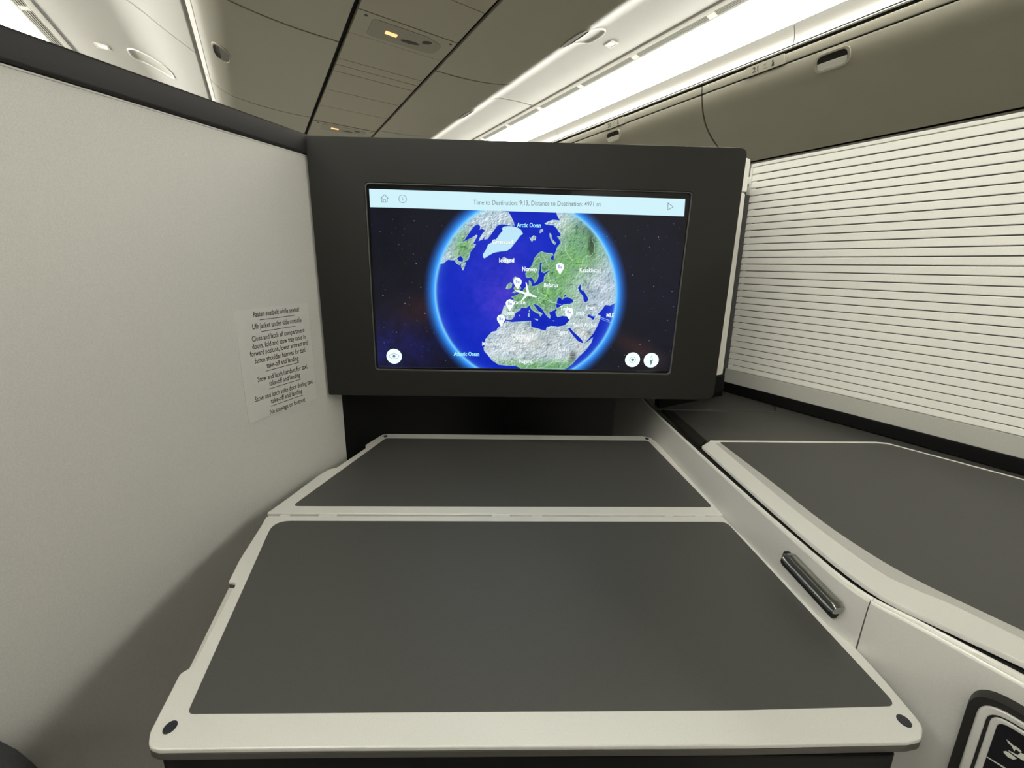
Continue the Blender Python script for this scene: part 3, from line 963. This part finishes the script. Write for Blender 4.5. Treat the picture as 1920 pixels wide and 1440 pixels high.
# top bar icons
hx, hy = 721, 372
flats('home_icon', SCR, stroke([S2(*p) for p in ((hx - 7, hy), (hx, hy - 7), (hx + 7, hy))], .0007) + stroke([S2(*p) for p in ((hx - 5, hy - 1), (hx - 5, hy + 7), (hx + 5, hy + 7), (hx + 5, hy - 1))], .0007) + stroke([S2(*p) for p in ((hx - 2, hy + 7), (hx - 2, hy + 2), (hx + 2, hy + 2), (hx + 2, hy + 7))], .0006), -.0025, 'ui_dark', disp)
c_ = S2(755, 373)
flats('info_icon', SCR, stroke(ellipse(c_[0], c_[1], .0048, .0048, 28), .0006, True) + [ellipse(c_[0], c_[1] - .0010, .0004, .0014, 8), ellipse(c_[0], c_[1] + .0013, .0005, .0005, 8)], -.0025, 'ui_dark', disp)
flats('play_icon', SCR, stroke([S2(*p) for p in ((1252.5, 380.5), (1262, 388), (1252, 394))], .0007, True), -.0025, 'ui_dark', disp)
# round buttons along the lower edge
for bx, by, kind in ((739, 668, 'eye'), (1186, 674.5, 'dot'), (1221, 675.5, 'compass')):
    q = S2(bx, by)
    prism('button', SCR, ellipse(q[0], q[1], .0106, .0106, 36), -.0029, -.00245, 'ui_white', disp)
    if kind == 'eye':
        pts = [(q[0] + .0068 * math.cos(t), q[1] + .0036 * math.sin(t) * abs(math.sin(t)) ** .3) for t in (2 * math.pi * k / 28 for k in range(28))]
        flats('eye_icon', SCR, stroke(pts, .0006, True) + [ellipse(q[0], q[1], .0020, .0020, 16)], -.0024, 'ui_dark', disp)
    elif kind == 'dot':
        flats('target_icon', SCR, stroke(ellipse(q[0], q[1], .0042, .0042, 24), .0006, True) + [ellipse(q[0], q[1], .0022, .0022, 16)], -.0024, 'ui_dark', disp)
    else:
        flats('compass_icon', SCR, stroke([(q[0] - .0020, q[1]), (q[0], q[1] + .0070), (q[0] + .0020, q[1]), (q[0], q[1] - .0070)], .0005, True) + [[(q[0] - .0020, q[1]), (q[0], q[1] - .0070), (q[0] + .0020, q[1])]], -.0024, 'ui_dark', disp)

# ------------------------------------------------------------------ foot well and front shell behind the screen
G = Fr((0, 0, 0), (1, 0, 0), (0, 1, 0))       # horizontal working plane, c is height
fw = thing('foot_well', 'black foot well cavity under the screen behind the tray table', 'foot well', tuple(G.w(0, .8, -.9)))
e = Vector((.402, 1))


def wl(y, off=0.0):
    return -.262 + .402 * (y - .51) + off


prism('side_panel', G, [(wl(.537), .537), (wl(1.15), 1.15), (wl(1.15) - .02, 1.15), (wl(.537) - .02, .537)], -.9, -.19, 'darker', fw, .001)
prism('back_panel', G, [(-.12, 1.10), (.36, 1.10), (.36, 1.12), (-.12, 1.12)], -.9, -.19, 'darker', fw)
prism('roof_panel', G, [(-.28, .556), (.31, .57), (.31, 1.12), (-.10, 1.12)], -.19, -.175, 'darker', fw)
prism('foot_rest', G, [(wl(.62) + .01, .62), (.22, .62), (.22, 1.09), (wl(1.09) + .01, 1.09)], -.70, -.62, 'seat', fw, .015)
sh = thing('front_shell', 'pale shell post standing behind the right edge of the screen frame', 'partition', tuple(G.w(.3, .6, -.9)))
prism('shell_panel', G, [(-.235, .558), (.300, .572), (.300, .60), (-.21, .60)], -.174, .135, 'darker', sh, .002)
x0 = .5715 * .60
prism('post', G, [(.303, .575), (x0 - .004, .59), (x0, .60), (x0 + .0, .612), (.303, .612)], -.172, .105, 'slat', sh, .003)
prism('post_foot', G, [(.303, .575), (x0, .59), (x0 + .004, .60), (x0 + .004, .612), (.303, .612)], -.200, -.172, 'darker', sh, .002)
prism('filler_panel', G, [(.256, .625), (.404, .697), (.404, .715), (.256, .645)], -.2437, -.1905, 'darker', fw)  # filler added to stop light leaking in between roof and shelf
prism('bracket', G, [(.31, .575), (.3495, .605), (.3495, .618), (.31, .612)], .108, .155, 'slat', sh, .003)
prism('back_post', G, [(.303, .66), (.398, .702), (.52, .88), (.50, .89), (.303, .70)], -.24, .146, 'gap', sh)

# ------------------------------------------------------------------ slatted suite door
DW = Fr(tuple(V_ * .7503), -U, (0, 0, 1))     # a runs towards the seat (a = -u), normal towards the seat side
dr = thing('suite_door', 'pale slatted sliding suite door above the side console', 'door', tuple(DW.w(0, -.24)))
A0, A1 = -.3735, .75
sgn = 1 if DW.n.dot(Vector((-1, -.5, 0))) > 0 else -1
pz = [DW.px(1600, y)[1] for y in (295, 734)]
pitch = (pz[0] - pz[1]) / 29
ztop = DW.px(1600, 278.3)[1]
zcap = DW.px(1600, 271.2)[1]
zbot = DW.px(1600, 746)[1]
prism('backing', DW, [(A0 + .012, zbot), (A1, zbot), (A1, zcap - .001), (A0 + .012, zcap - .001)], -.012 * sgn, -.0028 * sgn, 'dark', dr)
edges = [ztop] + [pz[0] - k * pitch for k in range(30)] + [zbot]
for hi, lo in zip(edges, edges[1:]):
    hh = hi - (.0007 if hi != ztop else .0001)
    bm = bmesh.new()
    ll = lo + .0007
    # each slat leans a little so that its top arris catches the light
    sec = [(ll, -.0030), (ll, -.0002), (ll + .0007, .0002), (hh - .0012, -.0006), (hh, -.0016), (hh, -.0030)]
    L = [[bm.verts.new(DW.w(a, b, c * sgn)) for b, c in sec] for a in (A0 + .0035, A1)]
    n = len(sec)
    for i in range(n):
        j = (i + 1) % n
        bm.faces.new((L[0][i], L[0][j], L[1][j], L[1][i]))
    bm.faces.new(L[0]); bm.faces.new(L[1][::-1])
    finish('slat', bm, 'slat', dr, smooth=False)
prism('top_cap', DW, [(A0, ztop), (A1, ztop), (A1, zcap), (A0, zcap)], -.018 * sgn, .0012 * sgn, 'slat', dr, .001)
prism('end_cap', DW, [(A0, .125), (A0 + .0035, .125), (A0 + .0035, ztop), (A0, ztop)], -.018 * sgn, .0012 * sgn, 'slat', dr, .0006)
for zz in (.150, .132):
    prism('end_clip', DW, [(A0 - .004, zz - .006), (A0, zz - .006), (A0, zz + .006), (A0 - .004, zz + .006)], -.012 * sgn, .0 * sgn, 'slat', dr, .001)
zb2 = -.2265
prism('base_bar', DW, [(A0, zb2), (A1, zb2), (A1, zbot), (A0, zbot)], -.018 * sgn, .002 * sgn, 'greytrim', dr, .001)
prism('track', DW, [(A0 - .006, -.2440), (A1, -.2440), (A1, zb2 + .003), (A0 - .006, zb2 + .003)], -.016 * sgn, .0035 * sgn, 'darker', dr, .002)

# ------------------------------------------------------------------ side console
ZT = -.240
TOP = Fr((0, 0, ZT), (1, 0, 0), (0, 1, 0))
cs = thing('side_console', 'silver side console with a dark topped lid beside the tray table', 'console', tuple(G.w(.4, .3, -EYE)))
ND = Vector((.55, -.835))
pth = [(.238, .80), (.2395, .68)] + TOP.pp([(1232, 776), (1317, 855.5), (1385, 918), (1450, 977), (1560, 1074), (1632, 1125.5), (1719, 1172), (1815, 1225), (1920, 1283)])
last = Vector(pth[-1])
pth += [tuple(last + ND * t) for t in (.05, .12, .22, .36)]
RP = spline(pth, 6)
JOINT = min(range(len(RP)), key=lambda i: (Vector(RP[i]) - Vector((.2672, .2375))).length)


def sweep(name, path, sec, m, parent, scale=None, ang=40, caps=True):
    bm = bmesh.new()
    rows = []
    n = len(path)
    for i in range(n):
        p = Vector(path[i])
        d = (Vector(path[min(i + 1, n - 1)]) - Vector(path[max(i - 1, 0)])).normalized()
        nn = Vector((-d.y, d.x))                    # away from the table
        k = scale(p) if scale else 1.0
        rows.append([bm.verts.new(G.w(p.x + nn.x * o * (k if o > 0 else 1), p.y + nn.y * o * (k if o > 0 else 1), z)) for o, z in sec])
    for r0, r1 in zip(rows, rows[1:]):
        for j in range(len(sec) - 1):
            bm.faces.new((r0[j], r0[j + 1], r1[j + 1], r1[j]))
        bm.faces.new((r0[-1], r0[0], r1[0], r1[-1]))
    if caps:
        bm.faces.new(rows[0]); bm.faces.new(rows[-1][::-1])
    return finish(name, bm, m, parent, ang=ang)


def wk(p):
    return float(np.interp(p.y, [.10, .18, .24, .33, .44, .60], [2.4, 2.2, 1.36, 1.0, .72, .58]))


FACE = [(-.010, -EYE + .02), (-.010, -.40), (-.0085, -.32), (-.0060, -.285), (-.0035, -.262), (-.0012, -.247), (0, -.2425), (.003, -.2435), (.003, -EYE + .02)]
BEAD = [(.0, -.2430), (.0001, -.2414), (.0006, -.2404), (.0011, -.2404), (.0016, -.2414), (.0018, -.2448), (.0033, -.2448), (.0035, -.2416), (.0040, -.2407), (.0046, -.2407), (.0051, -.2416), (.0053, -.2440), (.0053, -.2474), (.0, -.2474)]
pA, pB = RP[:JOINT + 1], RP[JOINT:]
# leave a hair line joint between the two side panels
dj = (Vector(RP[JOINT + 1]) - Vector(RP[JOINT])).normalized() * .0003
pA = pA[:-1] + [tuple(Vector(RP[JOINT]) - dj)]
pB = [tuple(Vector(RP[JOINT]) + dj)] + pB[1:]
for p in (pA, pB):
    sweep('side_panel', p, FACE, 'silver', cs)
    sweep('rail', p, BEAD, 'bright', cs, wk)
sweep('core', RP, [(-.0005, -.262), (.0002, -.2470), (.032, -.2480), (.032, -.27)], 'gap', cs)

lid_out = TOP.pp([(1316, 836), (1397, 909), (1478, 980), (1560, 1049), (1655, 1117), (1780, 1177), (1920, 1242)])
lo_last = Vector(lid_out[-1])
lid_out = [tuple(q) for q in spline(lid_out, 4)] + [tuple(lo_last + ND * t) for t in (.08, .2)]
door_in = lambda u_, off: tuple((V_ * (.7503 - off) + U * u_).xy)
back = TOP.pp([(1331, 827), (1640, 829.5), (1662, 831.5), (1687, 838), (1800, 868), (1920, 900)])
bl_dir = (Vector(back[-1]) - Vector(back[-2])).normalized()
back = back + [tuple(Vector(back[-1]) + bl_dir * .25)]
lid_poly = strip_poly(lid_out + [back[-1]] + back[-2::-1])
lid = prism('lid', TOP, lid_poly, -.0045, 0, 'bright', cs, .0008)
mat_out = spline(TOP.pp([(1352, 831.5), (1450, 906), (1545, 980), (1636, 1041), (1713, 1085), (1799, 1127), (1920, 1184)]), 4)
mo_last = Vector(mat_out[-1])
mat_out = mat_out + [tuple(mo_last + ND * t) for t in (.06, .17)]
inset = [(q[0], q[1] - .0034) for q in back]
mat_poly = strip_poly(mat_out + [(inset[-1][0] - .004, inset[-1][1] - .004)] + inset[-2:0:-1] + [(mat_out[0][0] + .001, inset[0][1])])
prism('mat', TOP, mat_poly, -.001, .0004, 'mat', lid)
prism('lid_trim', TOP, strip_poly(back[:-1] + [(q[0], q[1] - .0022) for q in back[-2::-1]]), -.003, .0013, 'bright', lid, .0005)
# narrow bevelled border that runs along the mat
crease = spline(TOP.pp([(1342, 831.5), (1430, 906), (1521, 980), (1639.6, 1066), (1711, 1103), (1783, 1133), (1920, 1200)]), 4)
cr_last = Vector(crease[-1])
crease = crease + [tuple(cr_last + ND * t) for t in (.06, .17)]
prism('mat_border', TOP, strip_poly(mat_out + crease[::-1]), -.001, .0002, 'silver', lid)

# dark shelf beyond the lid and up to the door
shelf_in = [(.2600, .470), (.2478, .592), (.246, .66), (.243, .80)]
crs = TOP.px(1255, 763)[1]
sh_poly = [lid_poly[0], ] + [(.2645, .492), (.2490, .600), (.2470, crs - .001)] + [(.47, crs - .004), door_in(.25, .004), door_in(-.5, .004), (.9, -.20), (.60, -.10), lid_out[-1]]
prism('shelf', TOP, [(.275, .300), (.268, .40), (.2655, .485), (.2510, .600), (.2485, crs - .0012), (.452, crs - .008), door_in(.29, -.03), door_in(-.45, -.03), (.55, .02)], -.010, -.0048, 'dark', cs, .0008)
prism('shelf', TOP, [(.2480, crs + .0006), (.246, .80), (.33, .95), door_in(.44, -.03), door_in(.305, -.03), (.454, crs - .0055)], -.010, -.0040, 'dark', cs, .0010)
prism('shelf_base', TOP, [(.275, .25), (.2660, .485), (.2480, .66), (.246, .80), (.33, .95), door_in(.44, -.05), door_in(-.45, -.05), (.55, .02)], -.020, -.0078, 'dark', cs)
# dark continuation of the lid border
capL = TOP.pp([(1312, 834), (1324, 825), (1262, 771), (1241, 768)])
prism('border_cap', TOP, capL, -.006, .0002, 'trimdark', cs, .0006)

# latch bar on the side panel
def on_path(y):
    for a, b in zip(RP, RP[1:]):
        if (a[1] - y) * (b[1] - y) <= 0:
            t = (y - a[1]) / (b[1] - a[1] + 1e-12)
            return Vector(a).lerp(Vector(b), t)


f1, f2 = on_path(.315), on_path(.262)
fd = (f2 - f1).normalized()
fm = (f1 + f2) / 2 + Vector((fd.y, -fd.x)) * .0048
FACEF = Fr((fm.x, fm.y, -.262), (fd.x, fd.y, 0), (0, 0, 1))
hp = FACEF.pp([(1473, 1035), (1465, 1050), (1560, 1153), (1571, 1137)])
sg = 1 if FACEF.n.dot(Vector((-1, 0, 0))) > 0 else -1
hq = [FACEF.px(*p, lift=.0040 * sg) for p in ((1474, 1034), (1466, 1052), (1561, 1155), (1572, 1137))]     # upper-far, lower-far, lower-near, upper-near
h0 = FACEF.pp([(1474, 1034), (1466, 1052), (1561, 1155), (1572, 1137)])
grow = [(h0[0][0] - .0012, h0[0][1] + .0006), (h0[1][0] - .0012, h0[1][1] - .0022), (h0[2][0] + .0012, h0[2][1] - .0022), (h0[3][0] + .0014, h0[3][1] + .0006)]
prism('handle_recess', FACEF, round_poly(grow, .003, 4), -.006 * sg, .0008 * sg, 'gap', cs)
bm = bmesh.new()
rows = []
for t in np.linspace(0, 1, 14):
    k = min(1, .6 + .4 * min(t, 1 - t) / .06)
    f_, g_ = Vector(hq[0]).lerp(Vector(hq[3]), t), Vector(hq[1]).lerp(Vector(hq[2]), t)
    mid_ = (f_ + g_) / 2
    hv = (f_ - g_) / 2
    rows.append([bm.verts.new(FACEF.w(mid_.x + hv.x * b * k, mid_.y + hv.y * b * k, c * sg)) for b, c in ((-1, -.002), (-1, .0020), (-.80, .0048), (-.35, .0056), (-.18, .0044), (.08, .0044), (.25, .0056), (.78, .0050), (1, .0022), (1, -.002))])
for r0, r1 in zip(rows, rows[1:]):
    for q in range(9):
        bm.faces.new((r0[q], r0[q + 1], r1[q + 1], r1[q]))
bm.faces.new(rows[0]); bm.faces.new(rows[-1][::-1])
finish('latch_handle', bm, 'chrome', cs, bevel=.0004)

# handset stowed in a moulded recess in the console side
p0 = Vector((.3035, .179))
nn = Vector((ND.y, -ND.x)).normalized()                 # towards the seat
HS = Fr((p0.x + nn.x * .0085, p0.y + nn.y * .0085, -.30), (ND.x, ND.y, 0), (0, 0, 1))
sg = 1 if HS.n.dot(Vector((-1, -.5, 0))) > 0 else -1
hs = thing('handset', 'black glass handset stowed in a moulded recess in the silver console side', 'handset', tuple(HS.w(.018, -.10)))
HX0, HX1, HY0, HY1 = -.0172, .056, -.105, .0480


def hrect(i, r):
    return round_poly([(HX0 + i, HY0 + i), (HX1 - i, HY0 + i), (HX1 - i, HY1 - i), (HX0 + i, HY1 - i)], r, 7)


ring('recess_rim', HS, hrect(0, .016), hrect(.0042, .012), -.008 * sg, .0004 * sg, 'trimdark', hs, .0004)
ring('bezel', HS, hrect(.0040, .012), hrect(.0078, .009), -.006 * sg, .0016 * sg, 'silver', hs, .0010, 3)
ring('groove', HS, hrect(.0076, .009), hrect(.0094, .007), -.006 * sg, .0004 * sg, 'trimdark', hs)
ring('inner_bezel', HS, hrect(.0092, .007), hrect(.0120, .005), -.006 * sg, .0012 * sg, 'silver', hs, .0008, 3)
hg = prism('touch_screen', HS, hrect(.0118, .005), -.006 * sg, .0006 * sg, 'glass', hs)
icons = [('plane_icon', [[HS.px(*p) for p in ((1887.5, 1385), (1893, 1389), (1900, 1396), (1905, 1398), (1911, 1402), (1916, 1408), (1914, 1410), (1905, 1403), (1902, 1407), (1897, 1397), (1891, 1392))]]),
         ('cloud_icon', [[HS.px(*p) for p in ((1881, 1408), (1886, 1406.5), (1893, 1410), (1902, 1417), (1907, 1421), (1900, 1422.5), (1890, 1418))]]),
         ('cloud_icon', [[HS.px(*p) for p in ((1890, 1405.5), (1893, 1406), (1922, 1421), (1930, 1427), (1918, 1424), (1905, 1416))], [HS.px(*p) for p in ((1908, 1414), (1914, 1410), (1930, 1416), (1930, 1424), (1920, 1421))]]),
         ('key_line', [[HS.px(*p) for p in ((1850, 1418), (1852, 1417.5), (1886, 1438), (1900, 1450), (1897, 1450), (1883, 1439))]])]
for nm, pp in icons:
    flats(nm, HS, pp, .0008 * sg, 'dimicon', hg, .0001 * sg)

# ------------------------------------------------------------------ tray table in two hinged leaves
T = Fr((0, 0, -.28), (1, 0, 0), (0, 1, 0))
tt = thing('tray_table', 'two leaf tray table with charcoal mats framed in satin metal', 'table', tuple(T.w(0, .30, -.10)))
TH = .0085
low = [(500, 967), (1354, 967.8), (1400, 1013), (1579, 1186), (1662, 1278), (1716, 1342), (1731, 1362), (1729, 1386), (1702, 1391), (1400, 1397), (600, 1402), (296, 1406), (277, 1400), (281, 1372),
       (337.6, 1262), (352.5, 1254), (362, 1247), (434, 1107), (440.5, 1099), (440.5, 1092), (428.5, 1090.6), (448.7, 1050), (490, 985)]
rad = [.004, .002, 0, 0, 0, .010, .012, .012, .008, 0, 0, .010, .012, .012, .004, .004, .004, .003, .002, .001, .001, 0, .005]
P = T.pp(low)
leaf = prism('leaf', T, round_poly(P, rad, 4), -.0034, 0, 'metal', tt, .0012, 3)
prism('lower_edge', T, round_poly(P, rad, 4), -TH, -.0034, 'loweredge', leaf, .0008)  # lower part of the leaf edge in a darker colour
prism('mat', T, round_poly(T.pp([(513, 977), (1362, 979), (1682, 1324), (1400, 1331.5), (351, 1339)]), [.014, .008, .006, 0, .005], 6), -.001, .0003, 'mat', leaf)
# thin lip left standing in the finger notch
prism('notch_lip', T, T.pp([(427.5, 1094), (441, 1094), (441, 1101), (362, 1248), (352, 1256), (345, 1259)]), -TH, -.0044, 'metal', leaf, .0006)
for x, y in ((319, 1364), (1695, 1352)):
    c_ = T.px(x, y)
    prism('screw_cap', T, ellipse(c_[0], c_[1], .0036, .0036, 20), -.001, .0006, 'rubber', leaf, .0004)
upl = [(499, 962.5), (545, 930), (600, 889), (617, 879.5), (631, 876.5), (679, 844.5), (685.4, 840), (685.4, 834), (716, 815), (726, 813), (1204, 817.5), (1219, 820), (1232, 829.5), (1338, 941.5), (1358, 966)]
rad = [.002, 0, 0, .003, .003, .003, .002, .002, .004, .006, .002, .006, .006, 0, .002]
leaf2 = prism('leaf', T, round_poly(T.pp(upl), rad, 4), -TH, 0, 'metal', tt, .0012, 3)
prism('mat', T, round_poly(T.pp([(723, 822), (1215, 826.5), (1336, 951), (548, 949)]), [.006, .006, .005, .005], 5), -.001, .0003, 'mat', leaf2)
for x, y in ((723, 818), (1213, 822.5)):
    c_ = T.px(x, y)
    prism('screw_cap', T, ellipse(c_[0], c_[1], .0032, .0036, 16), -.001, .0006, 'rubber', leaf2, .0004)
for xa, xb in ((524, 542), (597, 631), (922, 956), (997, 1017), (1246, 1262), (1303, 1322)):
    qa, qb = T.px(xa, 966), T.px(xb, 966)
    prism('hinge_plate', T, [(qa[0], qa[1] - .0036), (qb[0], qa[1] - .0036), (qb[0], qa[1] + .0030), (qa[0], qa[1] + .0030)], -.004, -.0006, 'bright', tt, .0004)
qf = T.px(290, 1400)
prism('hinge_channel', T, [(T.px(510, 966)[0], T.px(510, 966)[1] - .006), (T.px(1345, 967)[0], T.px(510, 966)[1] - .006), (T.px(1345, 967)[0], T.px(510, 966)[1] + .006), (T.px(510, 966)[0], T.px(510, 966)[1] + .006)], -TH, -.0050, 'gap', tt)
sl, sr = T.px(292, 1413, lift=-TH), T.px(1692, 1419, lift=-TH)
prism('support_tray', T, round_poly([sl, sr, (sr[0] - .006, .37), (sl[0] - .045, .37)], .008, 3), -.050, -TH, 'darker', tt, .002)
prism('slide_arm', T, [(-.03, .30), (.03, .30), (.03, .60), (-.03, .60)], -.10, -TH - .02, 'darker', tt, .003)

# ------------------------------------------------------------------ the seat the photograph is taken from, only its armrest shows
W3 = Fr(tuple(WALL.o + WALL.n * .0), WALL.ex, WALL.ey)
pts = [W3.px(*p, lift=.035) for p in ((-90, 1412), (0, 1416), (30, 1421), (60, 1436), (90, 1460), (110, 1500))]
ar = thing('seat', 'dark seat the photo is taken from, its padded armrest in the bottom corner', 'seat', tuple(W3.w(pts[2][0], -EYE, .02)))
prism('armrest', W3, [(pts[0][0] - .25, pts[0][1])] + pts + [(pts[-1][0], -.60), (pts[0][0] - .25, -.60)], .002, .035, 'seat', ar, .008, 3)
prism('backrest', G, round_poly([(-.33, -.40), (.22, -.40), (.22, -.27), (-.33, -.27)], .04, 4), -.62, .25, 'seat_bounce', ar, .02)  # out of view, placed to block light from behind the lens
prism('cushion', G, round_poly([(-.30, -.26), (.22, -.26), (.22, .14), (-.30, .14)], .04, 4), -.64, -.52, 'seat_bounce', ar, .02)
